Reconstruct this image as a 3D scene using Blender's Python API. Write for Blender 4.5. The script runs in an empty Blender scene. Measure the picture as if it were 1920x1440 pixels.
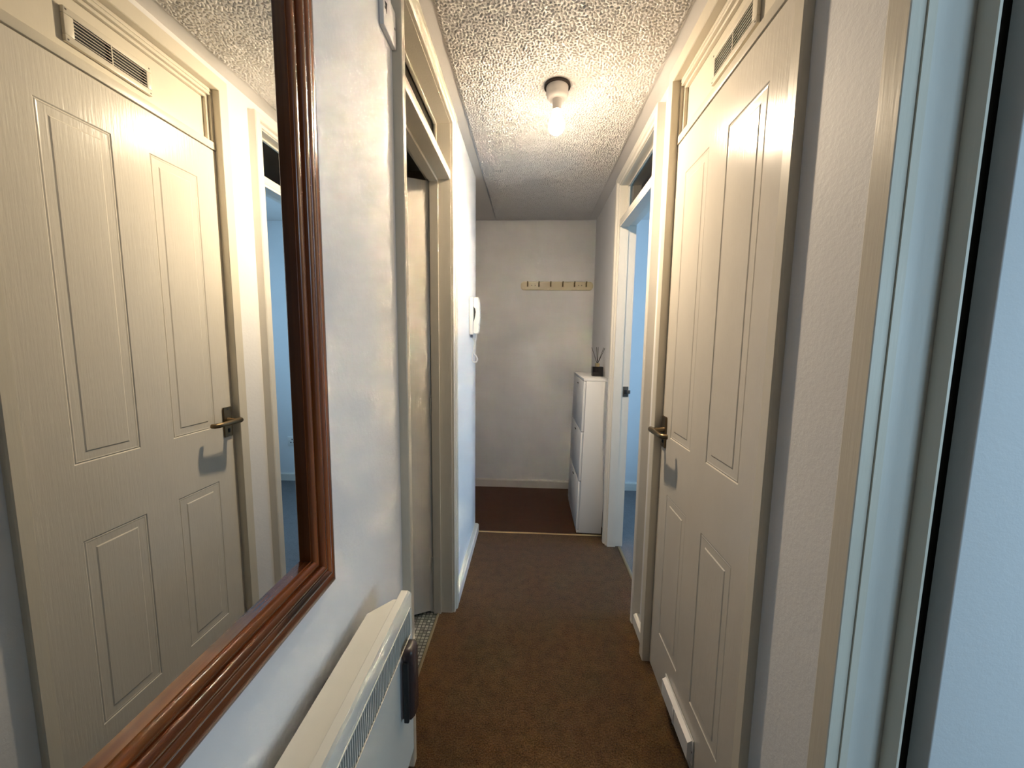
import bpy, bmesh, math
import numpy as np
from mathutils import Vector, Matrix

S = bpy.context.scene
COL = S.collection

# ---------------------------------------------------------------- camera
CAM_H, PITCH, YAW, ROLL, FPX = 1.2953, -0.1091, -0.0469, 0.0122, 721.0
cd = bpy.data.cameras.new('camera')
cd.sensor_fit = 'HORIZONTAL'; cd.sensor_width = 36.0
cd.lens = FPX / 1920.0 * 36.0
cd.clip_start = 0.01; cd.clip_end = 200
cam = bpy.data.objects.new('camera', cd); COL.objects.link(cam)
fw = Vector((math.cos(PITCH) * math.sin(YAW), math.cos(PITCH) * math.cos(YAW), math.sin(PITCH)))
r0 = Vector((math.cos(YAW), -math.sin(YAW), 0))
u0 = r0.cross(fw)
rt = r0 * math.cos(ROLL) + u0 * math.sin(ROLL)
up = -r0 * math.sin(ROLL) + u0 * math.cos(ROLL)
m = Matrix((rt, up, -fw)).transposed().to_4x4()
m.translation = (0, 0, CAM_H)
cam.matrix_world = m
S.camera = cam

# ---------------------------------------------------------------- world, daylight, exposure
w = bpy.data.worlds.new('sky'); S.world = w; w.use_nodes = True
bg = w.node_tree.nodes['Background']
bg.inputs[0].default_value = (0.42, 0.68, 1.0, 1); bg.inputs[1].default_value = 0.8

def window_light(name, loc, sx, sz, power, col, turn=90):
    l = bpy.data.lights.new(name, 'AREA'); l.shape = 'RECTANGLE'; l.size = sx; l.size_y = sz
    l.energy = power; l.color = col
    o = bpy.data.objects.new(name, l); COL.objects.link(o)
    o.location = loc; o.rotation_euler = (math.radians(90), 0, math.radians(turn))   # 90: faces -X, 0: faces +Y
    return o
window_light('daylight_bedroom', (3.16, 2.0, 1.5), 1.3, 1.15, 84, (0.42, 0.69, 1.0))
window_light('daylight_lounge', (3.16, -0.95, 1.45), 1.5, 1.25, 52, (0.60, 0.80, 1.0))
window_light('added_light_lounge_end', (1.65, -2.61, 1.45), 1.3, 1.25, 55, (0.55, 0.78, 1.0), 0)  # extra light added to brighten the jamb and open door face

BULB = 3600.0
vs = S.view_settings
vs.view_transform = 'Standard'; vs.look = 'None'; vs.gamma = 1.0; vs.use_curve_mapping = False
vs.exposure = 0.0
S.cycles.caustics_reflective = False; S.cycles.caustics_refractive = False
S.cycles.sample_clamp_indirect = 8.0

# ---------------------------------------------------------------- helpers
def tag(o, label=None, cat=None, group=None, kind=None):
    if label: o['label'] = label
    if cat: o['category'] = cat
    if group: o['group'] = group
    if kind: o['kind'] = kind
    return o

def thing(name, loc, label, cat, kind=None, group=None):
    o = bpy.data.objects.new(name, None); COL.objects.link(o)
    o.location = loc; o.empty_display_size = 0.05
    return tag(o, label, cat, group, kind)

def root_off(parent):
    v = Vector((0, 0, 0)); p = parent
    while p is not None:
        v += p.location; p = p.parent
    return v

def mesh_obj(name, verts, faces, mat, parent=None, smooth=False, autosmooth=None):
    off = root_off(parent) if parent is not None else Vector((0, 0, 0))
    me = bpy.data.meshes.new(name)
    me.from_pydata([(v[0] - off.x, v[1] - off.y, v[2] - off.z) for v in verts], [], faces)
    me.update()
    bm = bmesh.new(); bm.from_mesh(me)
    bmesh.ops.recalc_face_normals(bm, faces=bm.faces)
    bm.to_mesh(me); bm.free()
    if mat: me.materials.append(mat)
    if smooth:
        for p in me.polygons: p.use_smooth = True
        if autosmooth is not None:
            me.set_sharp_from_angle(angle=math.radians(autosmooth))
    o = bpy.data.objects.new(name, me); COL.objects.link(o)
    if parent is not None: o.parent = parent
    return o

def boxvf(x0, x1, y0, y1, z0, z1):
    v = [(x, y, z) for z in (z0, z1) for y in (y0, y1) for x in (x0, x1)]
    f = [(0, 2, 3, 1), (4, 5, 7, 6), (0, 1, 5, 4), (2, 6, 7, 3), (0, 4, 6, 2), (1, 3, 7, 5)]
    return v, f

def boxes(name, bl, mat, parent=None):
    V, F = [], []
    for b in bl:
        v, f = boxvf(*b); n = len(V)
        V += v; F += [tuple(i + n for i in q) for q in f]
    return mesh_obj(name, V, F, mat, parent)

def box(name, x0, x1, y0, y1, z0, z1, mat, parent=None, bevel=0.0, seg=2):
    o = boxes(name, [(x0, x1, y0, y1, z0, z1)], mat, parent)
    if bevel:
        bm = bmesh.new(); bm.from_mesh(o.data)
        bmesh.ops.bevel(bm, geom=list(bm.edges), offset=bevel, segments=seg, affect='EDGES', profile=0.5)
        bm.to_mesh(o.data); bm.free()
        for p in o.data.polygons: p.use_smooth = True
        o.data.set_sharp_from_angle(angle=math.radians(50))
    return o

def loft(name, rings, mat, parent=None, closed_ring=True, cap=True, smooth=False, auto=40):
    """rings: list of equal-length point lists."""
    n = len(rings[0]); V = [p for r in rings for p in r]; F = []
    for i in range(len(rings) - 1):
        for j in range(n if closed_ring else n - 1):
            k = (j + 1) % n
            F.append((i * n + j, i * n + k, (i + 1) * n + k, (i + 1) * n + j))
    if cap:
        F.append(tuple(range(n))[::-1]); F.append(tuple((len(rings) - 1) * n + j for j in range(n)))
    return mesh_obj(name, V, F, mat, parent, smooth, auto if smooth else None)

def lathe(name, prof, c, mat, parent=None, seg=32, auto=40):
    """prof: (r, z) list from top to bottom about vertical axis at c=(x,y)."""
    rings = []
    for r, z in prof:
        r = max(r, 1e-4)
        rings.append([(c[0] + r * math.cos(2 * math.pi * k / seg), c[1] + r * math.sin(2 * math.pi * k / seg), z) for k in range(seg)])
    return loft(name, rings, mat, parent, smooth=True, auto=auto)

def tube(name, pts, r, mat, parent=None, seg=8):
    pts = [Vector(p) for p in pts]; rings = []
    ref = Vector((0.13, 0.31, 0.94))
    for i, p in enumerate(pts):
        d = (pts[min(i + 1, len(pts) - 1)] - pts[max(i - 1, 0)]).normalized()
        a = d.cross(ref)
        if a.length < 1e-3: a = d.cross(Vector((1, 0, 0)))
        a.normalize(); b = d.cross(a)
        rr = r[i] if isinstance(r, (list, tuple)) else r
        rings.append([tuple(p + (a * math.cos(2 * math.pi * k / seg) + b * math.sin(2 * math.pi * k / seg)) * rr) for k in range(seg)])
    return loft(name, rings, mat, parent, smooth=True, auto=60)

def prism(name, poly, fn, t0, t1, mat, parent=None, smooth=False, auto=35):
    """poly of 2-D points; fn(a, b, t) -> xyz."""
    return loft(name, [[fn(a, b, t0) for a, b in poly], [fn(a, b, t1) for a, b in poly]], mat, parent, smooth=smooth, auto=auto)

# ---------------------------------------------------------------- materials
def material(name, col, rough=0.5, metal=0.0, spec=0.5):
    mt = bpy.data.materials.new(name); mt.use_nodes = True
    b = mt.node_tree.nodes['Principled BSDF']
    b.inputs['Base Color'].default_value = (*col, 1)
    b.inputs['Roughness'].default_value = rough
    b.inputs['Metallic'].default_value = metal
    b.inputs['Specular IOR Level'].default_value = spec
    return mt, mt.node_tree, b

def coords(nt, scale=(1, 1, 1)):
    tc = nt.nodes.new('ShaderNodeNewGeometry')
    mp = nt.nodes.new('ShaderNodeMapping'); mp.inputs['Scale'].default_value = scale
    nt.links.new(tc.outputs['Position'], mp.inputs['Vector'])
    return mp.outputs['Vector']

def noise(nt, vec, scale, detail=3, rough=0.5):
    n = nt.nodes.new('ShaderNodeTexNoise')
    n.inputs['Scale'].default_value = scale; n.inputs['Detail'].default_value = detail
    n.inputs['Roughness'].default_value = rough
    nt.links.new(vec, n.inputs['Vector'])
    return n.outputs['Fac']

def ramp(nt, fac, stops):
    r = nt.nodes.new('ShaderNodeValToRGB')
    e = r.color_ramp.elements
    while len(e) < len(stops): e.new(0.5)
    for q, (p, c) in zip(e, stops): q.position = p; q.color = (*c, 1)
    nt.links.new(fac, r.inputs['Fac'])
    return r.outputs['Color']

def bump(nt, b, hts, prev=None):
    for h, strength, dist in hts:
        bn = nt.nodes.new('ShaderNodeBump')
        bn.inputs['Strength'].default_value = strength; bn.inputs['Distance'].default_value = dist
        nt.links.new(h, bn.inputs['Height'])
        if prev is not None: nt.links.new(prev, bn.inputs['Normal'])
        prev = bn.outputs['Normal']
    nt.links.new(prev, b.inputs['Normal'])

def painted_wall(name, col, k=1.0):
    mt, nt, b = material(name, col, 0.62, spec=0.35)
    v = coords(nt)
    bump(nt, b, [(noise(nt, v, 9, 2), 0.14 * k, 0.006), (noise(nt, v, 70, 4, 0.6), 0.30 * k, 0.0025), (noise(nt, v, 420, 2), 0.25 * k, 0.0006)])
    c = ramp(nt, noise(nt, v, 3.5, 4), [(0.3, tuple(x * 0.965 for x in col)), (0.7, col)])
    nt.links.new(c, b.inputs['Base Color'])
    return mt
M_WALL = painted_wall('white_emulsion', (0.84, 0.83, 0.825))
M_WALL2 = painted_wall('white_emulsion_room', (0.84, 0.84, 0.84), 0.6)

def gloss_paint(name, col, rough, brush=0.25, axis=(1, 1, 0.06)):
    mt, nt, b = material(name, col, rough, spec=0.5)
    v = coords(nt, axis)
    bump(nt, b, [(noise(nt, v, 160, 3, 0.6), brush, 0.0012), (noise(nt, coords(nt), 14, 2), 0.10, 0.004)])
    c = ramp(nt, noise(nt, coords(nt, (1, 1, 0.5)), 5, 5, 0.65), [(0.28, tuple(x * 0.94 for x in col)), (0.6, col)])
    nt.links.new(c, b.inputs['Base Color'])
    return mt
M_CREAM = gloss_paint('cream_gloss_woodwork', (0.74, 0.68, 0.56), 0.30)
M_DOOR = gloss_paint('cream_gloss_door', (0.70, 0.65, 0.56), 0.20, 0.40)
M_TRIMW = gloss_paint('off_white_gloss_woodwork', (0.76, 0.73, 0.66), 0.35)
M_SKIRT = gloss_paint('white_gloss_skirting', (0.78, 0.75, 0.68), 0.35, axis=(1, 0.06, 1))
M_LOUNGE_DOOR = painted_wall('white_satin_door', (0.78, 0.78, 0.77), 0.7)

def ceiling_mat():
    mt, nt, b = material('stippled_ceiling_paint', (0.78, 0.755, 0.73), 0.55, spec=0.3)
    v = coords(nt)
    bump(nt, b, [(noise(nt, v, 260, 3), 0.2, 0.001)])
    return mt
M_CEIL = ceiling_mat()

def carpet(name, a, bcol, sc=210):
    mt, nt, b = material(name, a, 0.95, spec=0.1)
    v = coords(nt)
    f = nt.nodes.new('ShaderNodeMath'); f.operation = 'MULTIPLY_ADD'
    f.inputs[1].default_value = 0.75; 
    nt.links.new(noise(nt, v, sc, 3, 0.7), f.inputs[0])
    g = nt.nodes.new('ShaderNodeMath'); g.operation = 'MULTIPLY'; g.inputs[1].default_value = 0.25
    nt.links.new(noise(nt, v, 22, 4, 0.7), g.inputs[0]); nt.links.new(g.outputs[0], f.inputs[2])
    c = ramp(nt, f.outputs[0], [(0.34, a), (0.68, bcol)])
    nt.links.new(c, b.inputs['Base Color'])
    bump(nt, b, [(noise(nt, v, sc * 0.8, 3, 0.7), 0.9, 0.004)])
    b.inputs['Sheen Weight'].default_value = 0.12
    return mt
M_CARPET = carpet('brown_carpet', (0.020, 0.009, 0.003), (0.155, 0.084, 0.034))
M_MAT = carpet('dark_brown_matting', (0.026, 0.008, 0.002), (0.075, 0.028, 0.005), 200)
M_GREYCARPET = carpet('grey_carpet', (0.10, 0.10, 0.105), (0.22, 0.22, 0.225))

def mosaic():
    mt, nt, b = material('mosaic_vinyl', (0.3, 0.3, 0.28), 0.4)
    v = coords(nt)
    br = nt.nodes.new('ShaderNodeTexBrick')
    br.offset = 0.0; br.inputs['Scale'].default_value = 1.0
    br.inputs['Brick Width'].default_value = 0.017; br.inputs['Row Height'].default_value = 0.017
    br.inputs['Mortar Size'].default_value = 0.0022; br.inputs['Bias'].default_value = -0.1
    br.inputs['Color1'].default_value = (0.13, 0.14, 0.13, 1); br.inputs['Color2'].default_value = (0.42, 0.42, 0.37, 1)
    br.inputs['Mortar'].default_value = (0.035, 0.04, 0.035, 1)
    nt.links.new(v, br.inputs['Vector']); nt.links.new(br.outputs['Color'], b.inputs['Base Color'])
    bump(nt, b, [(br.outputs['Fac'], -0.3, 0.001)])
    return mt
M_MOSAIC = mosaic()

def pine(name, axis):
    mt, nt, b = material(name, (0.2, 0.06, 0.02), 0.26, spec=0.55)
    sc = {'z': (40, 40, 1.6), 'y': (40, 1.6, 40)}[axis]
    v = coords(nt, sc)
    c = ramp(nt, noise(nt, v, 1.0, 5, 0.6), [(0.2, (0.095, 0.019, 0.004)), (0.5, (0.165, 0.040, 0.008)), (0.78, (0.350, 0.112, 0.022))])
    # knots
    vo = nt.nodes.new('ShaderNodeTexVoronoi'); vo.inputs['Scale'].default_value = 1.0
    ks = {'z': (9, 9, 2.1), 'y': (9, 2.1, 9)}[axis]
    nt.links.new(coords(nt, ks), vo.inputs['Vector'])
    k = ramp(nt, vo.outputs['Distance'], [(0.07, (0.10, 0.06, 0.05)), (0.16, (1, 1, 1))])
    mx = nt.nodes.new('ShaderNodeMix'); mx.data_type = 'RGBA'; mx.blend_type = 'MULTIPLY'
    mx.inputs['Factor'].default_value = 1.0
    nt.links.new(c, mx.inputs['A']); nt.links.new(k, mx.inputs['B'])
    nt.links.new(mx.outputs['Result'], b.inputs['Base Color'])
    b.inputs['Coat Weight'].default_value = 0.15; b.inputs['Coat Roughness'].default_value = 0.2
    return mt
M_PINE_Z = pine('red_stained_pine_upright', 'z')
M_PINE_Y = pine('red_stained_pine_rail', 'y')

M_MIRROR, _, _b = material('mirror_glass', (0.90, 0.92, 0.90), 0.0, 1.0)
M_PLASTIC, _, _b = material('white_plastic', (0.82, 0.80, 0.77), 0.35)
M_HEATER, _nt, _b = material('cream_enamel', (0.70, 0.695, 0.63), 0.33)
bump(_nt, _b, [(noise(_nt, coords(_nt), 500, 2), 0.12, 0.0006)])
M_DARK, _, _b = material('black_slot', (0.012, 0.012, 0.013), 0.6)
M_SMOKE, _, _b = material('smoky_brown_plastic', (0.045, 0.032, 0.032), 0.22)
M_GREYPL, _, _b = material('grey_plastic', (0.20, 0.18, 0.20), 0.45)
M_MELAMINE, _, _b = material('white_melamine', (0.80, 0.80, 0.80), 0.35)
M_BRASS, _, _b = material('antique_brass', (0.23, 0.170, 0.10), 0.34, 1.0)
M_HOOK, _, _b = material('dull_bronze', (0.13, 0.09, 0.035), 0.42, 0.8)
M_GOLD, _, _b = material('gold_strip', (0.74, 0.58, 0.32), 0.30, 1.0)
M_DULL, _, _b = material('dull_gold_strip', (0.30, 0.25, 0.16), 0.5, 0.7)
M_STEEL, _, _b = material('tarnished_steel', (0.16, 0.14, 0.12), 0.42, 0.9)
M_BLACKGLASS, _, _b = material('black_glass', (0.006, 0.005, 0.006), 0.12)
M_REED, _, _b = material('black_reed', (0.02, 0.014, 0.011), 0.8)
M_BLACKRING, _, _b = material('dark_mounting_ring', (0.03, 0.02, 0.015), 0.7)
M_HOLDER, _, _b = material('porcelain_white', (0.80, 0.75, 0.70), 0.3)
M_BOARD, _, _b = material('cream_varnished_board', (0.66, 0.58, 0.40), 0.18)

def glass(name, tint, gl=0.10):
    mt = bpy.data.materials.new(name); mt.use_nodes = True
    nt = mt.node_tree; nt.nodes.clear()
    o = nt.nodes.new('ShaderNodeOutputMaterial'); t = nt.nodes.new('ShaderNodeBsdfTransparent')
    g = nt.nodes.new('ShaderNodeBsdfGlossy'); mx = nt.nodes.new('ShaderNodeMixShader')
    fr = nt.nodes.new('ShaderNodeFresnel'); fr.inputs['IOR'].default_value = 1.5
    t.inputs['Color'].default_value = (*tint, 1); g.inputs['Roughness'].default_value = 0.01
    nt.links.new(fr.outputs[0], mx.inputs[0]); nt.links.new(t.outputs[0], mx.inputs[1]); nt.links.new(g.outputs[0], mx.inputs[2])
    nt.links.new(mx.outputs[0], o.inputs['Surface'])
    return mt
M_GLASS = glass('clear_window_glass', (0.95, 0.97, 0.97))
M_TGLASS = glass('transom_glass', (0.80, 0.88, 0.86))

def emission(name, col, s):
    mt = bpy.data.materials.new(name); mt.use_nodes = True
    nt = mt.node_tree; nt.nodes.clear()
    o = nt.nodes.new('ShaderNodeOutputMaterial'); e = nt.nodes.new('ShaderNodeEmission')
    e.inputs[0].default_value = (*col, 1); e.inputs[1].default_value = s
    nt.links.new(e.outputs[0], o.inputs['Surface'])
    return mt
def led_bulb():
    # opal LED lamp: the chip faces down, so the cap end of the globe glows far less than its tip
    mt = emission('lit_bulb', (1.0, 0.79, 0.555), BULB); nt = mt.node_tree
    e = [q for q in nt.nodes if q.type == 'EMISSION'][0]
    g = nt.nodes.new('ShaderNodeNewGeometry'); sp = nt.nodes.new('ShaderNodeSeparateXYZ')
    nt.links.new(g.outputs['True Normal'], sp.inputs[0])
    r = nt.nodes.new('ShaderNodeMapRange')
    r.inputs['From Min'].default_value = 0.40; r.inputs['From Max'].default_value = -1.0
    r.inputs['To Min'].default_value = 0.10; r.inputs['To Max'].default_value = 1.0
    nt.links.new(sp.outputs['Z'], r.inputs['Value'])
    mu = nt.nodes.new('ShaderNodeMath'); mu.operation = 'MULTIPLY'; mu.inputs[1].default_value = BULB
    pw = nt.nodes.new('ShaderNodeMath'); pw.operation = 'POWER'; pw.inputs[1].default_value = 2.8
    nt.links.new(r.outputs[0], pw.inputs[0])
    nt.links.new(pw.outputs[0], mu.inputs[0]); nt.links.new(mu.outputs[0], e.inputs['Strength'])
    return mt
M_BULB = led_bulb()

# ---------------------------------------------------------------- dimensions
XL, XR, HC, YB, YC = -0.358, 0.526, 2.306, 3.339, 2.498
XN = 0.498                        # nearer stretch of the right wall
XLo, XRo = -0.458, 0.606          # far faces of the two hall walls
ZT = 2.215                        # top of the wall openings
def st(o, label, cat): return tag(o, label, cat, kind='structure')

# ---------------------------------------------------------------- shell
st(boxes('floor', [(-0.42, 0.588, -1.3, 2.50, -0.05, 0.0)], M_CARPET), 'worn brown carpet running down the hallway', 'floor')
st(boxes('floor_entrance', [(-1.7, 0.606, 2.50, 3.40, -0.05, 0.0)], M_MAT), 'dark brown matting in front of the coat hook wall', 'floor')
st(boxes('floor_bathroom', [(-2.2, -0.42, 0.8, 2.45, -0.05, -0.002)], M_MOSAIC), 'small grey mosaic vinyl behind the ajar door', 'floor')
st(boxes('floor_bedroom', [(0.588, 3.05, 0.70, 3.40, -0.05, 0.0)], M_GREYCARPET), 'grey carpet in the blue lit room through the open doorway', 'floor')
st(boxes('floor_lounge', [(0.588, 3.05, -2.5, 0.66, -0.05, 0.0)], M_GREYCARPET), 'grey carpet of the room behind the plain white door', 'floor')

OUT = 2.40
wl = boxes('wall_left', [(XLo, XL, -1.3, 1.040, 0, HC), (XLo, XL, 1.712, YC, 0, HC), (XLo, XL, 1.040, 1.712, ZT, HC)], M_WALL)
st(wl, 'white painted wall carrying the mirror, heater and entry phone', 'wall')
wr = boxes('wall_right', [(XN, XRo, -1.3, -0.19, 0, HC), (XN, XRo, -0.19, 0.584, ZT, HC), (XN, XRo, 0.584, 0.8105, 0, HC),
                          (XR, XRo, 0.812, 1.486, ZT, HC), (XR, XRo, 1.486, 1.722, 0, HC), (XR, XRo, 1.722, 2.382, ZT, HC),
                          (XR, XRo, 2.382, YB, 0, HC)], M_WALL)
st(wr, 'white painted hallway wall holding the cupboard door and two open doorways', 'wall')
st(boxes('wall_back', [(-1.7, XRo, YB, YB + 0.1, 0, HC)], M_WALL), 'white painted end wall with the coat hook rail', 'wall')
st(boxes('wall_near', [(XLo, XRo, -1.4, -1.3, 0, HC)], M_WALL), 'white painted wall closing the hallway', 'wall')
st(boxes('wall_entrance', [(-1.8, -1.7, 2.45, YB + 0.1, 0, HC), (-1.7, XLo, 2.45, YC, 0, HC)], M_WALL), 'white painted wall of the entrance recess', 'wall')
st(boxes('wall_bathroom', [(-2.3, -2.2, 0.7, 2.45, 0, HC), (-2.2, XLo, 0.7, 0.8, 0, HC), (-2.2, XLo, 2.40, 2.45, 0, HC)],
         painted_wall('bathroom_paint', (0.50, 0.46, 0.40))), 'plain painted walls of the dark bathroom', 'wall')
st(boxes('wall_bedroom', [(XRo, 3.15, YB, YB + 0.1, 0, HC), (XRo, 3.15, 0.62, 0.70, 0, HC),
                          (3.05, 3.15, 0.70, 1.35, 0, HC), (3.05, 3.15, 2.65, YB, 0, HC), (3.05, 3.15, 1.35, 2.65, 0, 0.92), (3.05, 3.15, 1.35, 2.65, 2.08, HC)],
         M_WALL2), 'white wall lit blue by daylight beyond the doorway', 'wall')
st(boxes('wall_lounge', [(XRo, 0.95, -2.6, -2.5, 0, HC), (2.35, 3.15, -2.6, -2.5, 0, HC), (0.95, 2.35, -2.6, -2.5, 0, 0.85), (0.95, 2.35, -2.6, -2.5, 2.05, HC), (3.05, 3.15, -2.5, -1.7, 0, HC), (3.05, 3.15, -0.2, 0.62, 0, HC),
                         (3.05, 3.15, -1.7, -0.2, 0, 0.85), (3.05, 3.15, -1.7, -0.2, 2.05, HC), (XR, XRo, -2.6, -1.3, 0, HC)],
         M_WALL2), 'white walls of the room behind the plain white door', 'wall')
# airing cupboard carcass behind the cupboard door
st(boxes('wall_cupboard', [(1.10, 1.14, 0.72, 1.56, 0, HC), (XRo, 1.10, 0.70, 0.74, 0, HC), (XRo, 1.10, 1.52, 1.56, 0, HC)], M_WALL2),
   'white walls enclosing the cupboard', 'wall')

ceil = boxes('ceiling', [(-2.3, 3.15, -2.6, YB + 0.1, HC, HC + 0.08)], M_CEIL)
st(ceil, 'white stippled plaster ceiling of the hallway with smooth borders', 'ceiling')

# real stipple relief hanging under the hallway ceiling
def stipple():
    x0, x1, y0, y1, d = -0.311, 0.468, 0.66, 3.30, 0.0021
    nx, ny = int((x1 - x0) / d), int((y1 - y0) / d)
    rng = np.random.default_rng(7)
    g = rng.standard_normal((ny, nx))
    fy, fx = np.fft.fftfreq(ny, d)[:, None], np.fft.fftfreq(nx, d)[None, :]
    fr = np.sqrt(fx * fx + fy * fy)
    def band(seed, f0, s):
        q = np.fft.ifft2(np.fft.fft2(np.random.default_rng(seed).standard_normal((ny, nx))) * np.exp(-((fr - f0) / s) ** 2)).real
        return q / q.std()
    a = band(1, 86, 34); b = band(2, 150, 60); c = band(3, 8, 6)
    h = 1.0 - np.clip((-0.30 - a) / 1.05, 0, 1) ** 0.85 + 0.07 * b + 0.05 * a
    h *= 1.0 + 0.10 * c
    X = np.linspace(x0, x1, nx); Y = np.linspace(y0, y1, ny)
    ex = np.minimum(np.minimum(X - x0, x1 - X) / 0.012, 1)[None, :]; ey = np.minimum(np.minimum(Y - y0, y1 - Y) / 0.012, 1)[:, None]
    # bare ring round the lamp base
    rr = np.sqrt((X[None, :] - 0.088) ** 2 + (Y[:, None] - 1.647) ** 2)
    e = np.clip(ex * ey, 0, 1) * np.clip((rr - 0.055) / 0.02, 0, 1)
    Zz = HC - 0.0003 - 0.0066 * np.clip(h, 0, 1.5) * e
    XX, YY = np.meshgrid(X, Y)
    co = np.stack([XX, YY, Zz], -1).reshape(-1, 3).astype(np.float32)
    i = np.arange(nx * ny).reshape(ny, nx)
    q = np.stack([i[:-1, :-1], i[1:, :-1], i[1:, 1:], i[:-1, 1:]], -1).reshape(-1, 4).astype(np.int32)
    me = bpy.data.meshes.new('stipple_relief')
    me.vertices.add(len(co)); me.vertices.foreach_set('co', co.ravel())
    me.loops.add(q.size); me.loops.foreach_set('vertex_index', q.ravel())
    me.polygons.add(len(q))
    me.polygons.foreach_set('loop_start', np.arange(0, q.size, 4, dtype=np.int32))
    me.polygons.foreach_set('use_smooth', np.ones(len(q), dtype=bool))
    me.update(calc_edges=True); me.validate()
    me.materials.append(M_CEIL)
    o = bpy.data.objects.new('stipple_relief', me); COL.objects.link(o); o.parent = ceil
    tag(o, 'raised stippled plaster texture', kind='stuff')
stipple()

# windows of the two daylit rooms
def window(n, y0, y1, z0, z1, label, fn):
    """fn(d, a): d = depth through the wall from the room side, a = along the wall -> (x, y)."""
    p = fn(0.0, (y0 + y1) / 2)
    t = thing('window_%d' % n, (p[0], p[1], z0), label, 'window', 'structure')
    fr = 0.05; ym = (y0 + y1) / 2
    def wb(nm, d0, d1, a0, a1, z0_, z1_, mat, bev=0.0):
        A, B = fn(d0, a0), fn(d1, a1)
        box(nm, min(A[0], B[0]), max(A[0], B[0]), min(A[1], B[1]), max(A[1], B[1]), z0_, z1_, mat, t, bev)
    wb('frame_rail', 0.02, 0.08, y0, y1, z0, z0 + fr, M_PLASTIC, 0.004)
    wb('frame_rail', 0.02, 0.08, y0, y1, z1 - fr, z1, M_PLASTIC, 0.004)
    wb('frame_stile', 0.02, 0.08, y0, y0 + fr, z0 + fr, z1 - fr, M_PLASTIC, 0.004)
    wb('frame_stile', 0.02, 0.08, y1 - fr, y1, z0 + fr, z1 - fr, M_PLASTIC, 0.004)
    wb('mullion', 0.02, 0.08, ym - 0.03, ym + 0.03, z0 + fr, z1 - fr, M_PLASTIC, 0.004)
    wb('pane', 0.048, 0.052, y0 + fr, ym - 0.03, z0 + fr, z1 - fr, M_GLASS)
    wb('pane', 0.048, 0.052, ym + 0.03, y1 - fr, z0 + fr, z1 - fr, M_GLASS)
    wb('window_sill', -0.09, 0.02, y0 - 0.04, y1 + 0.04, z0 - 0.03, z0 - 0.001, M_PLASTIC, 0.006)
window(1, 1.35, 2.65, 0.92, 2.08, 'white framed window lighting the blue lit room', lambda d, a: (3.05 + d, a))
window(2, -1.7, -0.2, 0.85, 2.05, 'wide white framed window of the room behind the plain white door', lambda d, a: (3.05 + d, a))
window(3, 0.95, 2.35, 0.85, 2.05, 'added unseen end window of the room behind the plain white door', lambda d, a: (a, -2.5 - d))  # unseen window added to go with the extra end light

# ---------------------------------------------------------------- door trims
def arch_profile(th):
    # (fraction of width from the opening outwards, height off the wall)
    return [(0.0, 0.0), (0.0, th * 0.62), (0.05, th * 0.72), (0.22, th * 0.74), (0.30, th * 0.66), (0.40, th * 0.90),
            (0.50, th), (0.92, th), (1.0, th * 0.9), (1.0, 0.0)]
def plain_profile(th):
    return [(0.0, 0.0), (0.0, th * 0.94), (0.04, th), (0.93, th), (1.0, th * 0.9), (1.0, 0.0)]

def architraves(parent, side, y0, y1, zi, wn, wf, wh, th, prof, mat, near=None, xw=None):
    """side=+1: right wall (front faces -X); -1: left wall. y0/y1 = inner edges, zi = inner top."""
    if xw is None: xw = XR if side > 0 else XL
    P = prof(th)
    X = lambda t: xw - side * t
    Q = near(th) if near else P
    loft('architrave', [[(X(t), y0 - f * wn, 0.0) for f, t in Q], [(X(t), y0 - f * wn, zi + f * wh) for f, t in Q]], mat, parent)
    loft('architrave', [[(X(t), y1 + f * wf, 0.0) for f, t in P], [(X(t), y1 + f * wf, zi + f * wh) for f, t in P]], mat, parent)
    loft('architrave_head', [[(X(t), y0 - f * wn, zi + f * wh) for f, t in P], [(X(t), y1 + f * wf, zi + f * wh) for f, t in P]], mat, parent)

# --- trim 1: bathroom doorway on the left wall
t1 = thing('trim_1', (XL, 1.37, 0), 'cream door frame with a narrow glazed transom beside the heater', 'door frame', 'structure')
architraves(t1, -1, 1.052, 1.704, 2.203, 0.025, 0.060, 0.052, 0.025, arch_profile, M_CREAM, plain_profile)
xs = XL + 0.006
box('jamb', XLo, xs, 1.041, 1.052, 0, ZT - 0.001, M_CREAM, t1)
box('jamb', XLo, xs, 1.7, 1.711, 0, ZT - 0.001, M_CREAM, t1)
box('jamb_head', XLo, xs, 1.0525, 1.6995, 2.2, ZT - 0.001, M_CREAM, t1)
box('transom_bar', XLo, xs, 1.0525, 1.6995, 1.976, 2.013, M_CREAM, t1, 0.002)
for yy in ((1.0525, 1.064), (1.688, 1.6995)):
    box('door_stop', -0.440, -0.405, yy[0], yy[1], 0, 1.9755, M_CREAM, t1)
box('door_stop', -0.440, -0.405, 1.0645, 1.6875, 1.964, 1.9755, M_CREAM, t1)
for b in ((1.0525, 1.0605, 2.0135, 2.1995), (1.6915, 1.6995, 2.0135, 2.1995), (1.061, 1.691, 2.1915, 2.1995), (1.061, 1.691, 2.0135, 2.0215)):
    box('glazing_bead', -0.422, -0.408, *b, M_CREAM, t1, 0.002)
box('transom_pane', -0.427, -0.423, 1.0525, 1.6995, 2.0135, 2.1995, M_TGLASS, t1)

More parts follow.
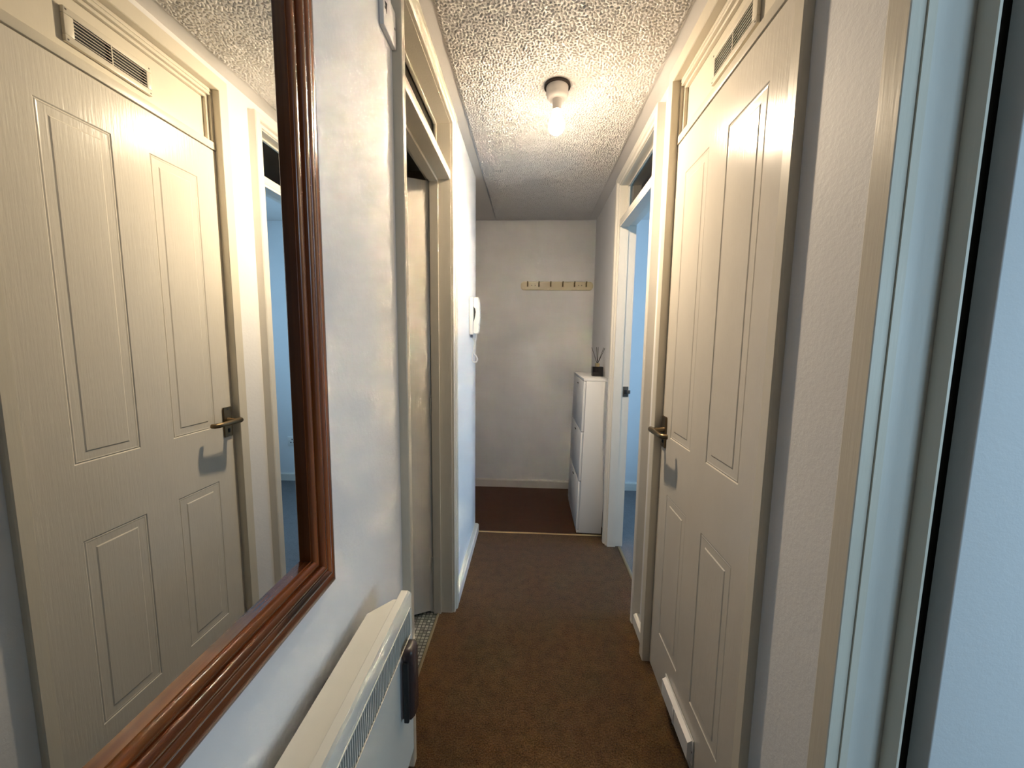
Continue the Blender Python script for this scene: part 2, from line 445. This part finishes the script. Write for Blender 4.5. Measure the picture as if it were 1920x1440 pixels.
# --- trim 2: cupboard frame on the right wall
t2 = thing('trim_2', (XR, 1.15, 0), 'deep cream frame with a panelled transom around the cupboard door', 'door frame', 'structure')
architraves(t2, +1, 0.811, 1.471, 2.204, 0.029, 0.044, 0.050, 0.047, plain_profile, M_CREAM)
XD = 0.507
box('jamb', XD - 0.002, 0.60, 0.8125, 0.8215, 0, 2.2035, M_CREAM, t2)
box('jamb', XD - 0.002, 0.60, 1.4755, 1.4855, 0, 2.2035, M_CREAM, t2)
box('jamb_head', XD - 0.002, 0.60, 0.822, 1.475, 2.192, 2.2035, M_CREAM, t2, 0.0015)
box('transom_rail', XD - 0.003, 0.57, 0.822, 1.475, 1.992, 2.019, M_CREAM, t2, 0.0015)
for b in ((0.822, 0.8315, 2.0195, 2.1915), (1.4625, 1.475, 2.0195, 2.1915), (0.832, 1.462, 2.1805, 2.1915)):
    box('moulding', XD - 0.001, 0.535, *b, M_CREAM, t2, 0.0015)
for b in ((0.832, 0.8405, 2.0195, 2.180), (1.4505, 1.462, 2.0195, 2.180), (0.841, 1.450, 2.1695, 2.180)):
    box('moulding', XD + 0.0085, 0.535, *b, M_CREAM, t2, 0.0015)
box('transom_panel', 0.527, 0.535, 0.841, 1.450, 2.0195, 2.169, M_CREAM, t2)

# --- trim 3: bedroom doorway on the right wall
t3 = thing('trim_3', (XR, 2.05, 0), 'off-white door frame with glazed transom opening onto the blue lit room', 'door frame', 'structure')
architraves(t3, +1, 1.731, 2.374, 2.208, 0.050, 0.060, 0.050, 0.036, arch_profile, M_TRIMW)
xs = XR - 0.017
box('jamb', xs, XRo + 0.002, 1.723, 1.733, 0, ZT - 0.001, M_TRIMW, t3)
box('jamb', xs, XRo + 0.002, 2.371, 2.3815, 0, ZT - 0.001, M_TRIMW, t3)
box('jamb_head', xs, XRo + 0.002, 1.7335, 2.3705, 2.205, ZT - 0.001, M_TRIMW, t3)
box('transom_bar', xs, XRo + 0.002, 1.7335, 2.3705, 1.982, 2.015, M_TRIMW, t3, 0.002)
for yy in ((1.7335, 1.744), (2.360, 2.3705)):
    box('door_stop', xs + 0.001, 0.561, yy[0], yy[1], 0, 1.9815, M_TRIMW, t3)
box('door_stop', xs + 0.001, 0.561, 1.7445, 2.3595, 1.971, 1.9815, M_TRIMW, t3)
for b in ((1.7335, 1.742, 2.0155, 2.2045), (2.362, 2.3705, 2.0155, 2.2045), (1.7425, 2.3615, 2.196, 2.2045), (1.7425, 2.3615, 2.0155, 2.024)):
    box('glazing_bead', 0.549, 0.562, *b, M_TRIMW, t3, 0.002)
box('transom_pane', 0.563, 0.567, 1.7335, 2.3705, 2.0155, 2.2045, M_TGLASS, t3)
sp = box('strike_plate', 0.570, 0.602, 2.3685, 2.3709, 0.968, 1.032, M_STEEL, t3, 0.0006)
box('latch_keep', 0.576, 0.594, 2.362, 2.3688, 0.985, 1.012, M_DARK, sp, 0.002)
box('latch_lip', 0.594, 0.614, 2.364, 2.3685, 0.988, 1.010, M_STEEL, sp, 0.002)

# --- trim 4: lounge doorway beside the camera
t4 = thing('trim_4', (XN, 0.2, 0), 'cream door frame next to the open plain white door', 'door frame', 'structure')
architraves(t4, +1, -0.168, 0.566, 2.203, 0.045, 0.037, 0.05, 0.019, plain_profile, M_CREAM, None, XN)
xs = XN - 0.002
box('jamb', xs, XRo + 0.002, -0.189, -0.170, 0, ZT - 0.001, M_TRIMW, t4)
box('jamb', xs, 0.5660, 0.5665, 0.5835, 0, ZT - 0.001, M_TRIMW, t4)
box('gap_shade', 0.5665, 0.6060, 0.5640, 0.5835, 0, ZT - 0.001, material('dark_gap_shade', (0.020, 0.013, 0.008), 0.8)[0], t4)  # dark-coloured filler standing in for the shade in the hinge gap
box('jamb_head', xs, XRo + 0.002, -0.1695, 0.566, 2.2, ZT - 0.001, M_TRIMW, t4)
box('jamb_bead', XN + 0.001, XN + 0.012, 0.5635, 0.5664, 0, 2.1995, M_CREAM, t4)
box('door_stop', 0.5605, 0.5640, 0.5405, 0.566, 0, 2.1995, M_CREAM, t4)
box('door_stop', 0.5605, 0.5645, -0.1695, -0.144, 0, 2.1995, M_CREAM, t4)

# ---------------------------------------------------------------- panelled doors
PAN = [(0.0, 0.0), (0.003, 0.0019), (0.006, 0.0008), (0.009, 0.0014), (0.029, 0.0016), (0.0325, 0.0)]
def panel_leaf(parent, W, H, T, fn, mat, both=False):
    """fn(u, d, z): u across the leaf, d depth behind the front face."""
    us = [0.0, 0.102, 0.276, 0.385, 0.558, W]
    zs = [0.0, 0.190, 0.739, 0.949, 1.857, H]
    V, F = [], []
    def quad(a, b, c, d): n = len(V); V.extend([a, b, c, d]); F.append((n, n + 1, n + 2, n + 3))
    cells = []
    for i in range(5):
        for j in range(5):
            if i in (1, 3) and j in (1, 3): cells.append((us[i], us[i + 1], zs[j], zs[j + 1])); continue
            for d in ((0.0, T) if both else (0.0,)):
                quad(fn(us[i], d, zs[j]), fn(us[i + 1], d, zs[j]), fn(us[i + 1], d, zs[j + 1]), fn(us[i], d, zs[j + 1]))
    if not both: quad(fn(0, T, 0), fn(W, T, 0), fn(W, T, H), fn(0, T, H))
    for a, b in (((0, 0), (W, 0)), ((W, 0), (W, H)), ((W, H), (0, H)), ((0, H), (0, 0))):
        quad(fn(a[0], 0, a[1]), fn(b[0], 0, b[1]), fn(b[0], T, b[1]), fn(a[0], T, a[1]))
    mesh_obj('leaf', V, F, mat, parent)
    for a0, a1, b0, b1 in cells:
        for side in ((0, 1) if both else (0,)):
            rings = []
            for ins, dep in PAN:
                d = dep if side == 0 else T - dep
                rings.append([fn(a0 + ins, d, b0 + ins), fn(a1 - ins, d, b0 + ins), fn(a1 - ins, d, b1 - ins), fn(a0 + ins, d, b1 - ins)])
            n = 4; V2 = [p for r in rings for p in r]; F2 = []
            for i in range(len(rings) - 1):
                for j in range(4):
                    k = (j + 1) % 4; F2.append((i * n + j, i * n + k, (i + 1) * n + k, (i + 1) * n + j))
            F2.append(tuple((len(rings) - 1) * n + j for j in range(4)))
            mesh_obj('panel', V2, F2, mat, parent)

def lever_handle(parent, fn):
    """fn(u, d, z) in door coordinates; u=0 at handle axis, d>0 out of the face."""
    h = thing('door_handle', (0, 0, 0), None, None); h.parent = parent
    h.location = Vector(fn(0, 0, 0.968)) - root_off(parent)
    def slab(nm, u0, u1, z0, z1, d0, d1, mat, bev):
        pts = [fn(u, d, z) for z in (z0, z1) for d in (d0, d1) for u in (u0, u1)]
        f = [(0, 2, 3, 1), (4, 5, 7, 6), (0, 1, 5, 4), (2, 6, 7, 3), (0, 4, 6, 2), (1, 3, 7, 5)]
        o = mesh_obj(nm, pts, f, mat, h)
        bm = bmesh.new(); bm.from_mesh(o.data)
        bmesh.ops.bevel(bm, geom=list(bm.edges), offset=bev, segments=2, affect='EDGES')
        bm.to_mesh(o.data); bm.free(); return o
    slab('back_plate', -0.0215, 0.0215, 0.909, 1.027, 0.0002, 0.006, M_BRASS, 0.0022)
    tube('spindle_neck', [fn(0, 0.004, 0.975), fn(0, 0.020, 0.975), fn(0, 0.044, 0.975), fn(-0.002, 0.050, 0.975)], [0.011, 0.0085, 0.0085, 0.0085], M_BRASS, h, 14)
    tube('lever', [fn(0.011, 0.0490, 0.9755), fn(0.004, 0.0500, 0.9755), fn(-0.03, 0.0495, 0.975), fn(-0.075, 0.0475, 0.974), fn(-0.094, 0.045, 0.9735), fn(-0.103, 0.038, 0.973), fn(-0.104, 0.027, 0.973)],
         [0.0100, 0.0110, 0.0100, 0.0092, 0.0092, 0.0092, 0.0085], M_BRASS, h, 12)
    slab('key_cover', -0.005, 0.005, 0.926, 0.942, 0.0055, 0.0085, M_DARK, 0.001)
    for zz in (0.917, 1.019):
        slab('screw', -0.003, 0.003, zz - 0.003, zz + 0.003, 0.0055, 0.0068, M_STEEL, 0.0012)

# cupboard door
d2 = thing('door_2', (XD, 0.823, 0.008), 'closed cream four-panel cupboard door with a vent near its foot', 'door', 'structure')
panel_leaf(d2, 0.652, 1.980, 0.036, lambda u, d, z: (XD + d, 0.8225 + u, 0.008 + z), M_DOOR)
lever_handle(d2, lambda u, d, z: (XD - d, 1.4375 + u, z))
for zz in (0.24, 1.0, 1.76):
    lathe('hinge', [(0.0, zz + 0.04), (0.004, zz + 0.039), (0.004, zz - 0.039), (0.0, zz - 0.04)], (XD - 0.003, 0.8222), M_CREAM, d2, 10)
# low vent on the door
vc = thing('vent_cover', (XD, 1.165, 0.04), None, None); vc.parent = d2
vc.location = Vector((XD, 1.165, 0.04)) - d2.location
box('flange', XD - 0.004, XD - 0.0002, 1.046, 1.284, 0.038, 0.120, M_PLASTIC, vc, 0.0012)
prism('hood', [(0.004, 0.114), (0.017, 0.106), (0.017, 0.050), (0.004, 0.044)], lambda a, b, t: (XD - a, t, b), 1.054, 1.276, M_PLASTIC, vc)
box('divider', XD - 0.0195, XD - 0.0165, 1.160, 1.170, 0.050, 0.106, M_PLASTIC, vc, 0.001)
for yy in (1.050, 1.280):
    box('screw', XD - 0.0052, XD - 0.0038, yy - 0.002, yy + 0.002, 0.0775, 0.0815, M_STEEL, vc, 0.0006)

# bathroom door, ajar into the bathroom
ANG = math.radians(64)
hx, hy = -0.4425, 1.698
du = Vector((-math.sin(ANG), -math.cos(ANG))); dn = Vector((math.cos(ANG), -math.sin(ANG)))   # along leaf; towards hall face
d1 = thing('door_1', (hx, hy, 0.010), 'cream panelled bathroom door standing ajar onto mosaic floor', 'door', 'structure')
panel_leaf(d1, 0.640, 1.958, 0.036, lambda u, d, z: (hx + du.x * u - dn.x * d, hy + du.y * u - dn.y * d, 0.012 + z), M_DOOR, both=True)
for zz in (0.24, 1.0, 1.72):
    lathe('hinge', [(0.0, zz + 0.04), (0.004, zz + 0.039), (0.004, zz - 0.039), (0.0, zz - 0.04)], (hx - 0.004, hy + 0.004 - 0.008), M_CREAM, d1, 10)

# lounge door, open flat into the room
d3 = thing('door_3', (0.593, 0.54, 0.008), 'plain white door standing open beside the cream frame', 'door', 'structure')
box('leaf', 0.593, 1.33, 0.5285, 0.5585, 0.008, 1.990, M_LOUNGE_DOOR, d3, 0.0015)
for zz in (0.22, 1.80):
    lathe('hinge', [(0.0, zz + 0.04), (0.005, zz + 0.039), (0.005, zz - 0.039), (0.0, zz - 0.04)], (0.588, 0.5605), M_STEEL, d3, 10)

# ---------------------------------------------------------------- skirting and floor strips
def skirting(name, poly_fn, t0, t1, label, h=0.062, th=0.02):
    P = [(0.0, 0.0), (th, 0.0), (th, h * 0.86), (th * 0.75, h * 0.97), (th * 0.5, h), (0.0, h)]
    o = prism(name, P, poly_fn, t0, t1, M_SKIRT)
    return st(o, label, 'skirting board')
skirting('baseboard_left', lambda a, b, t: (XL + a, t, b), 1.766, YC + 0.0, 'white skirting board under the entry phone', 0.060, 0.025)
skirting('baseboard_back', lambda a, b, t: (t, YB - a, b), -1.7, 0.52, 'cream skirting board below the coat hook rail', 0.072, 0.016)
skirting('baseboard_right', lambda a, b, t: (XR - a, t, b), 1.517, 1.679, 'short cream skirting piece between two door frames', 0.055, 0.030)
skirting('baseboard_bedroom', lambda a, b, t: (t, YB - a, b), XRo, 3.05, 'white skirting board in the blue lit room', 0.070, 0.016)

def strip(name, x0, x1, y0, y1, label, along, mat=None):
    pr = [(0.0, 0.0), (0.15, 0.0035), (0.35, 0.0048), (0.65, 0.0048), (0.85, 0.0035), (1.0, 0.0)]
    if along == 'y': o = prism(name, pr, lambda a, b, t: (x0 + a * (x1 - x0), t, b + 0.0002), y0, y1, mat or M_GOLD)
    else: o = prism(name, pr, lambda a, b, t: (t, y0 + a * (y1 - y0), b + 0.0002), x0, x1, mat or M_GOLD)
    tag(o, label, 'threshold strip')
strip('threshold_strip', -0.424, -0.412, 1.0645, 1.6875, 'narrow gold threshold strip between brown carpet and mosaic floor', 'y', M_DULL)
strip('threshold_strip', 0.578, 0.597, 1.744, 2.3595, 'dull gold threshold strip in the doorway to the blue lit room', 'y', M_DULL)
strip('threshold_strip', -0.333, 0.50, 2.492, 2.508, 'bright gold threshold strip in front of the dark brown matting', 'x')

# ---------------------------------------------------------------- mirror
mir = thing('wall_mirror', (XL, 0.19, 0.867), 'large wall mirror in a ridged red-brown pine frame', 'mirror')
W_ = 0.089
def ridge_profile():
    P = [(0.0, 0.003), (0.0, 0.0235)]
    def bead(c, r, base, h, n=7):
        for k in range(n + 1):
            a = math.pi * (1 - k / n); P.append((c + r * math.cos(a), base + h * math.sin(a)))
    bead(0.0105, 0.0085, 0.0235, 0.0055)
    bead(0.0285, 0.0085, 0.0260, 0.0065)
    bead(0.0465, 0.0085, 0.0235, 0.0065)
    P += [(0.0580, 0.0225), (0.0610, 0.0165)]
    bead(0.0740, 0.0125, 0.0135, 0.0050)
    P += [(0.0885, 0.0110), (W_, 0.0080), (W_, 0.0)]
    return P
RP = ridge_profile()
my0, my1, mz0, mz1 = -0.16, 0.546, 0.954, 1.93        # inner edges
def rail(nm, A, B, mat):
    loft(nm, [[A(a, t) for a, t in RP], [B(a, t) for a, t in RP]], mat, mir, smooth=True, auto=50)
MX = lambda t: XL + 0.0005 + t
rail('frame_rail', lambda a, t: (MX(t), my0 - a, mz0 - a), lambda a, t: (MX(t), my1 + a, mz0 - a), M_PINE_Y)
rail('frame_rail', lambda a, t: (MX(t), my0 - a, mz1 + a), lambda a, t: (MX(t), my1 + a, mz1 + a), M_PINE_Y)
rail('frame_stile', lambda a, t: (MX(t), my1 + a, mz0 - a), lambda a, t: (MX(t), my1 + a, mz1 + a), M_PINE_Z)
rail('frame_stile', lambda a, t: (MX(t), my0 - a, mz0 - a), lambda a, t: (MX(t), my0 - a, mz1 + a), M_PINE_Z)
box('mirror_glass', XL + 0.0115, -0.3425, my0 - 0.0, my1 + 0.0, mz0 - 0.0, mz1 + 0.0, M_MIRROR, mir)

# ---------------------------------------------------------------- panel heater
h = thing('panel_heater', (XL, 0.45, 0.335), 'cream wall-mounted panel heater with a slotted grille and dark control cover', 'heater')
hx0, hx1, hy0, hy1, hz0, hz1 = -0.282, -0.258, 0.08, 0.795, 0.338, 0.738
# front casing as a frame around the grille opening, with soft edges
gy0, gy1, gz0, gz1 = 0.13, 0.782, 0.640, 0.706
P = [(hx0, hz0), (hx1 - 0.002, hz0), (hx1, hz0 + 0.004), (hx1, hz0 + 0.02)]
prism('casing', [(hx0, hz0), (hx1 - 0.003, hz0), (hx1, hz0 + 0.004), (hx1, gz0), (hx0, gz0)], lambda a, b, t: (a, t, b), hy0, hy1, M_HEATER, h)
prism('casing_top', [(hx0, gz1), (hx1, gz1), (hx1, hz1 - 0.008), (hx1 - 0.002, hz1 - 0.003), (hx1 - 0.007, hz1), (hx0 + 0.002, hz1), (hx0, hz1 - 0.003)], lambda a, b, t: (a, t, b), hy0, hy1, M_HEATER, h, True, 30)
box('casing_end', hx0, hx1, hy0, gy0, gz0, gz1, M_HEATER, h)
box('casing_end', hx0, hx1, gy1, hy1, gz0, gz1, M_HEATER, h)
box('grille_back', hx0, hx0 + 0.004, gy0, gy1, gz0, gz1, M_DARK, h)
n = int((gy1 - gy0) / 0.0072)
tag(boxes('grille_bars', [(hx1 - 0.0042, hx1 - 0.0012, gy0 + (k + 0.36) * 0.0072, gy0 + (k + 0.64) * 0.0072, gz0, gz1) for k in range(n)], M_HEATER, h), 'closely spaced cream grille bars', kind='stuff')
for zz in (gz0, gz1 - 0.0022):
    box('grille_lip', hx1 - 0.0005, hx1 + 0.0012, gy0 - 0.002, gy1 + 0.002, zz, zz + 0.0022, M_HEATER, h)
# slimmer rear body with cut corners
pb = [(-0.3355, hy0 + 0.055), (-0.3355, hy1 - 0.055), (-0.296, hy1 - 0.006), (hx0 - 0.0002, hy1 - 0.006), (hx0 - 0.0002, hy0 + 0.006), (-0.296, hy0 + 0.006)]
prism('rear_body', pb, lambda a, b, t: (a, b, t), hz0 + 0.01, 0.720, M_HEATER, h)
for yy in (0.2, 0.60):
    box('wall_bracket', XL + 0.0005, -0.336, yy, yy + 0.02, 0.40, 0.685, M_DARK, h)
# control unit
def rrect(y0, y1, z0, z1, r, n=5):
    p = []
    for cy, cz, a0 in ((y1 - r, z1 - r, 0), (y0 + r, z1 - r, 90), (y0 + r, z0 + r, 180), (y1 - r, z0 + r, 270)):
        for k in range(n + 1):
            a = math.radians(a0 + 90 * k / n); p.append((cy + r * math.cos(a), cz + r * math.sin(a)))
    return p
def rplate(nm, y0, y1, z0, z1, r, x0, x1, mat, parent, bev=0.003):
    R = [[(x0, a, b) for a, b in rrect(y0, y1, z0, z1, r)], [(x1 - bev, a, b) for a, b in rrect(y0, y1, z0, z1, r)],
         [(x1, a, b) for a, b in rrect(y0 + bev, y1 - bev, z0 + bev, z1 - bev, max(r - bev, 0.001))]]
    return loft(nm, R, mat, parent, smooth=True, auto=50)
cu = rplate('control_base', 0.713, 0.766, 0.500, 0.634, 0.010, hx1 + 0.0002, hx1 + 0.007, M_GREYPL, h)
rplate('control_cover', 0.7175, 0.760, 0.494, 0.657, 0.012, hx1 + 0.0075, hx1 + 0.026, M_SMOKE, h, 0.007)
box('cover_ridge', hx1 + 0.0075, hx1 + 0.018, 0.7095, 0.717, 0.500, 0.635, M_DARK, h, 0.002)

# ---------------------------------------------------------------- ceiling lamp
LX, LY = 0.088, 1.647
cl = thing('ceiling_light', (LX, LY, HC), 'bare lit bulb in a white ceiling holder above the carpet', 'light')
lathe('mounting_ring', [(0.0, HC - 0.0003), (0.051, HC - 0.0003), (0.052, HC - 0.008), (0.045, HC - 0.0085), (0.0, HC - 0.0085)], (LX, LY), M_BLACKRING, cl, 40)
lathe('holder_base', [(0.0, HC - 0.0088), (0.0435, HC - 0.0088), (0.0435, HC - 0.030), (0.041, HC - 0.042), (0.034, HC - 0.050), (0.024, HC - 0.053), (0.0, HC - 0.053)], (LX, LY), M_HOLDER, cl, 40)
lathe('lamp_holder', [(0.0, HC - 0.0535), (0.0185, HC - 0.0535), (0.0175, HC - 0.070), (0.0165, HC - 0.088), (0.0175, HC - 0.092), (0.0, HC - 0.092)], (LX, LY), M_HOLDER, cl, 32)
lathe('bulb', [(0.0, HC - 0.0925), (0.0155, HC - 0.0925), (0.017, HC - 0.100), (0.022, HC - 0.115), (0.029, HC - 0.130), (0.0325, HC - 0.145), (0.031, HC - 0.160), (0.025, HC - 0.172), (0.014, HC - 0.180), (0.0, HC - 0.1825)], (LX, LY), M_BULB, cl, 24)

# ---------------------------------------------------------------- entry phone
ph = thing('entry_phone', (XL, 2.275, 1.333), 'white wall-mounted entry phone handset with a hanging cord', 'entry phone')
box('base', XL + 0.0005, -0.333, 2.232, 2.322, 1.334, 1.549, M_PLASTIC, ph, 0.004)
hs = [(-0.3325, 1.346), (-0.3325, 1.402), (-0.3285, 1.418), (-0.3225, 1.442), (-0.3195, 1.464), (-0.3225, 1.482), (-0.330, 1.492), (-0.3325, 1.495), (-0.3325, 1.546),
      (-0.325, 1.549), (-0.308, 1.548), (-0.3035, 1.540), (-0.2995, 1.515), (-0.2975, 1.470), (-0.2975, 1.430), (-0.300, 1.402), (-0.3035, 1.392), (-0.3015, 1.384), (-0.3035, 1.352), (-0.309, 1.343), (-0.322, 1.341)]
hp = prism('handset', hs, lambda a, b, t: (a, t, b), 2.236, 2.286, M_PLASTIC, ph, True, 30)
box('gap_shade_block', -0.3328, -0.3170, 2.2865, 2.318, 1.395, 1.500, M_DARK, ph, 0.002)  # dark block added so the handset gap looks shaded
box('cord_socket', -0.352, -0.338, 2.245, 2.262, 1.318, 1.3338, M_GREYPL, ph, 0.002)
pts = []
path = [(-0.318, 2.262, 1.341), (-0.320, 2.262, 1.315), (-0.328, 2.262, 1.285), (-0.335, 2.262, 1.255), (-0.330, 2.262, 1.225), (-0.318, 2.262, 1.205), (-0.313, 2.262, 1.190), (-0.318, 2.262, 1.176),
        (-0.330, 2.262, 1.172), (-0.341, 2.262, 1.182), (-0.343, 2.262, 1.205), (-0.336, 2.262, 1.235), (-0.325, 2.262, 1.262), (-0.325, 2.262, 1.285), (-0.335, 2.262, 1.305), (-0.345, 2.262, 1.319)]
def catmull(p, n):
    p = [Vector(q) for q in p]; o = []
    for i in range(len(p) - 1):
        a, b, c, d = p[max(i - 1, 0)], p[i], p[i + 1], p[min(i + 2, len(p) - 1)]
        for k in range(n):
            t = k / n
            o.append(0.5 * ((2 * b) + (c - a) * t + (2 * a - 5 * b + 4 * c - d) * t * t + (-a + 3 * b - 3 * c + d) * t ** 3))
    o.append(p[-1]); return o
cp = catmull(path, 22)
coil = []
for i, p in enumerate(cp):
    d = (cp[min(i + 1, len(cp) - 1)] - cp[max(i - 1, 0)]).normalized()
    a = d.cross(Vector((0, 1, 0))).normalized(); b = Vector((0, 1, 0)); th = i * 1.25
    coil.append(p + (a * math.cos(th) + b * math.sin(th)) * 0.0032)
tube('coiled_cord', coil, 0.0017, M_PLASTIC, ph, 6)

# ---------------------------------------------------------------- wall plate high on the left wall
wp = thing('wall_plate', (XL, 0.983, 2.011), 'square white plastic wall plate with a dark slot above the heater', 'wall plate')
box('plate', XL + 0.0005, -0.346, 0.943, 1.0245, 2.011, 2.095, M_PLASTIC, wp, 0.002)
prism('slot', [(0.951, 2.066), (0.966, 2.070), (0.962, 2.046)], lambda a, b, t: (t, a, b), -0.3475, -0.3455, M_DARK, wp)
for yy, zz in ((0.953, 2.053), (1.015, 2.053)):
    box('screw', -0.3462, -0.3452, yy - 0.0022, yy + 0.0022, zz - 0.0022, zz + 0.0022, M_STEEL, wp, 0.0004)

# ---------------------------------------------------------------- vent grille in the cupboard transom
av = thing('air_vent', (0.527, 1.13, 2.045), 'cream louvred air vent in the panel above the cupboard door', 'vent')
vx0, vx1 = 0.517, 0.5265
vy0, vy1, vz0, vz1 = 1.018, 1.247, 2.049, 2.133
for b in ((vy0, vy1, vz0, vz0 + 0.017), (vy0, vy1, vz1 - 0.017, vz1)):
    box('vent_rail', vx0, vx1, *b, M_CREAM, av, 0.0012)
for b in ((vy0, vy0 + 0.022, vz0 + 0.0172, vz1 - 0.0172), (vy1 - 0.016, vy1, vz0 + 0.0172, vz1 - 0.0172)):
    box('vent_stile', vx0, vx1, *b, M_CREAM, av, 0.0012)
box('vent_back', 0.5255, 0.5268, vy0 + 0.0222, vy1 - 0.0162, vz0 + 0.0172, vz1 - 0.0172, M_DARK, av)
nl = 6
for k in range(nl):
    zc = vz0 + 0.0172 + (k + 0.5) * (vz1 - vz0 - 0.0344) / nl
    prism('louvre', [(vx0 + 0.001, zc - 0.0008), (vx0 + 0.001, zc + 0.0008), (vx0 + 0.0042, zc + 0.0010), (vx0 + 0.0042, zc - 0.0002)], lambda a, b, t: (a, t, b), vy0 + 0.0222, vy1 - 0.0162, M_CREAM, av)
box('mullion', vx0 + 0.0006, 0.5252, (vy0 + vy1) / 2 - 0.0015, (vy0 + vy1) / 2 + 0.0015, vz0 + 0.0172, vz1 - 0.0172, M_CREAM, av)
for yy in (vy0 + 0.006, vy1 - 0.006):
    for zz in (vz0 + 0.006, vz1 - 0.006):
        box('screw', vx0 - 0.0008, vx0 + 0.0002, yy - 0.002, yy + 0.002, zz - 0.002, zz + 0.002, M_STEEL, av, 0.0004)

# ---------------------------------------------------------------- coat hook rail
hr = thing('coat_hook_rail', (0.211, YB, 1.733), 'varnished cream coat rail with six small bronze hooks', 'coat rail')
by0 = YB - 0.018
R = [[(a, YB - 0.0005, b) for a, b in rrect(-0.092, 0.514, 1.733, 1.803, 0.028, 6)],
     [(a, by0 + 0.004, b) for a, b in rrect(-0.092, 0.514, 1.733, 1.803, 0.028, 6)],
     [(a, by0, b) for a, b in rrect(-0.086, 0.508, 1.739, 1.797, 0.022, 6)]]
loft('board', R, M_BOARD, hr, smooth=True, auto=30)
for x in (-0.034, 0.062, 0.160, 0.261, 0.359, 0.457):
    hk = box('hook', x - 0.006, x + 0.006, by0 - 0.003, by0 - 0.0002, 1.760, 1.796, M_HOOK, hr, 0.001)
    tube('prong', [(x, by0 - 0.003, 1.790), (x, by0 - 0.016, 1.788), (x, by0 - 0.026, 1.794), (x, by0 - 0.028, 1.802)], [0.004, 0.0035, 0.004, 0.0055], M_HOOK, hk, 8)
    tube('prong', [(x, by0 - 0.003, 1.768), (x, by0 - 0.012, 1.762), (x, by0 - 0.018, 1.766), (x, by0 - 0.019, 1.773)], [0.0038, 0.0032, 0.0035, 0.0045], M_HOOK, hk, 8)
for x in (0.001, 0.030, 0.394, 0.419):
    box('screw', x - 0.004, x + 0.004, by0 - 0.0018, by0 - 0.0002, 1.768, 1.776, M_STEEL, hr, 0.0008)

# ---------------------------------------------------------------- shoe cabinet (leaning slightly back on the skirting)
sc = thing('shoe_cabinet', (0.500, 2.79, 0.0), 'tall slim white shoe cabinet with three tip-out flaps', 'cabinet')
CW, CD, CH = 0.565, 0.172, 1.060
cy0 = 2.512; cx1 = 0.500; cx0 = cx1 - CD
box('side_panel', cx0 + 0.018, cx1, cy0, cy0 + 0.016, 0.006, CH - 0.0165, M_MELAMINE, sc, 0.001)
box('side_panel', cx0 + 0.018, cx1, cy0 + CW - 0.016, cy0 + CW, 0.006, CH - 0.0165, M_MELAMINE, sc, 0.001)
box('top_panel', cx0, cx1, cy0 - 0.001, cy0 + CW + 0.001, CH - 0.016, CH, M_MELAMINE, sc, 0.0012)
box('back_panel', cx1 - 0.005, cx1 - 0.001, cy0 + 0.0165, cy0 + CW - 0.0165, 0.02, CH - 0.017, M_MELAMINE, sc)
box('plinth', cx0 + 0.004, cx0 + 0.0175, cy0, cy0 + CW, 0.006, 0.028, M_MELAMINE, sc, 0.001)
for za, zb in ((0.031, 0.366), (0.371, 0.703), (0.708, CH - 0.019)):
    fd = box('flap_door', cx0, cx0 + 0.0172, cy0 + 0.001, cy0 + CW - 0.001, za, zb, M_MELAMINE, sc, 0.0012)
    box('finger_pull', cx0 - 0.006, cx0 - 0.0002, cy0 + CW / 2 - 0.022, cy0 + CW / 2 + 0.022, zb - 0.040, zb - 0.034, M_STEEL, fd, 0.001)
LEAN = math.radians(1.25)
sc.rotation_euler = (0, LEAN, 0)

# ---------------------------------------------------------------- reed diffuser
ctop = CH * math.cos(LEAN) + (0.474 - 0.5225) * -math.sin(LEAN)
ctop = math.cos(LEAN) * CH - math.sin(LEAN) * (-0.028) * 0 + 0.0012
dx, dy = 0.474, 2.745
rd = thing('reed_diffuser', (dx, dy, ctop), 'black glass reed diffuser with dark reeds on the shoe cabinet', 'diffuser')
box('bottle', dx - 0.038, dx + 0.038, dy - 0.030, dy + 0.030, ctop, ctop + 0.068, M_BLACKGLASS, rd, 0.004)
lathe('collar', [(0.0, ctop + 0.092), (0.011, ctop + 0.092), (0.016, ctop + 0.091), (0.016, ctop + 0.0685), (0.0, ctop + 0.0685)], (dx, dy), M_GOLD, rd, 24)
for ex, ey, ez in ((-0.042, 0.006, 0.202), (-0.012, -0.014, 0.205), (0.004, 0.012, 0.205), (0.040, 0.004, 0.200), (0.046, -0.010, 0.198)):
    tube('reed', [(dx + ex * 0.08, dy + ey * 0.1, ctop + 0.0925), (dx + ex, dy + ey, ctop + ez)], 0.0017, M_REED, rd, 6)

# ---------------------------------------------------------------- wall socket in the bedroom
so = thing('wall_socket', (1.472, YB, 0.326), 'white electrical socket low on the wall of the blue lit room', 'socket')
box('plate', 1.429, 1.515, YB - 0.009, YB - 0.0005, 0.326, 0.412, M_PLASTIC, so, 0.002)
for b in ((1.467, 1.477, 0.380, 0.394), (1.454, 1.465, 0.355, 0.364), (1.479, 1.490, 0.355, 0.364)):
    box('pin_slot', b[0], b[1], YB - 0.0096, YB - 0.0088, b[2], b[3], M_DARK, so)
box('rocker', 1.492, 1.502, YB - 0.0115, YB - 0.0092, 0.366, 0.384, M_PLASTIC, so, 0.001)
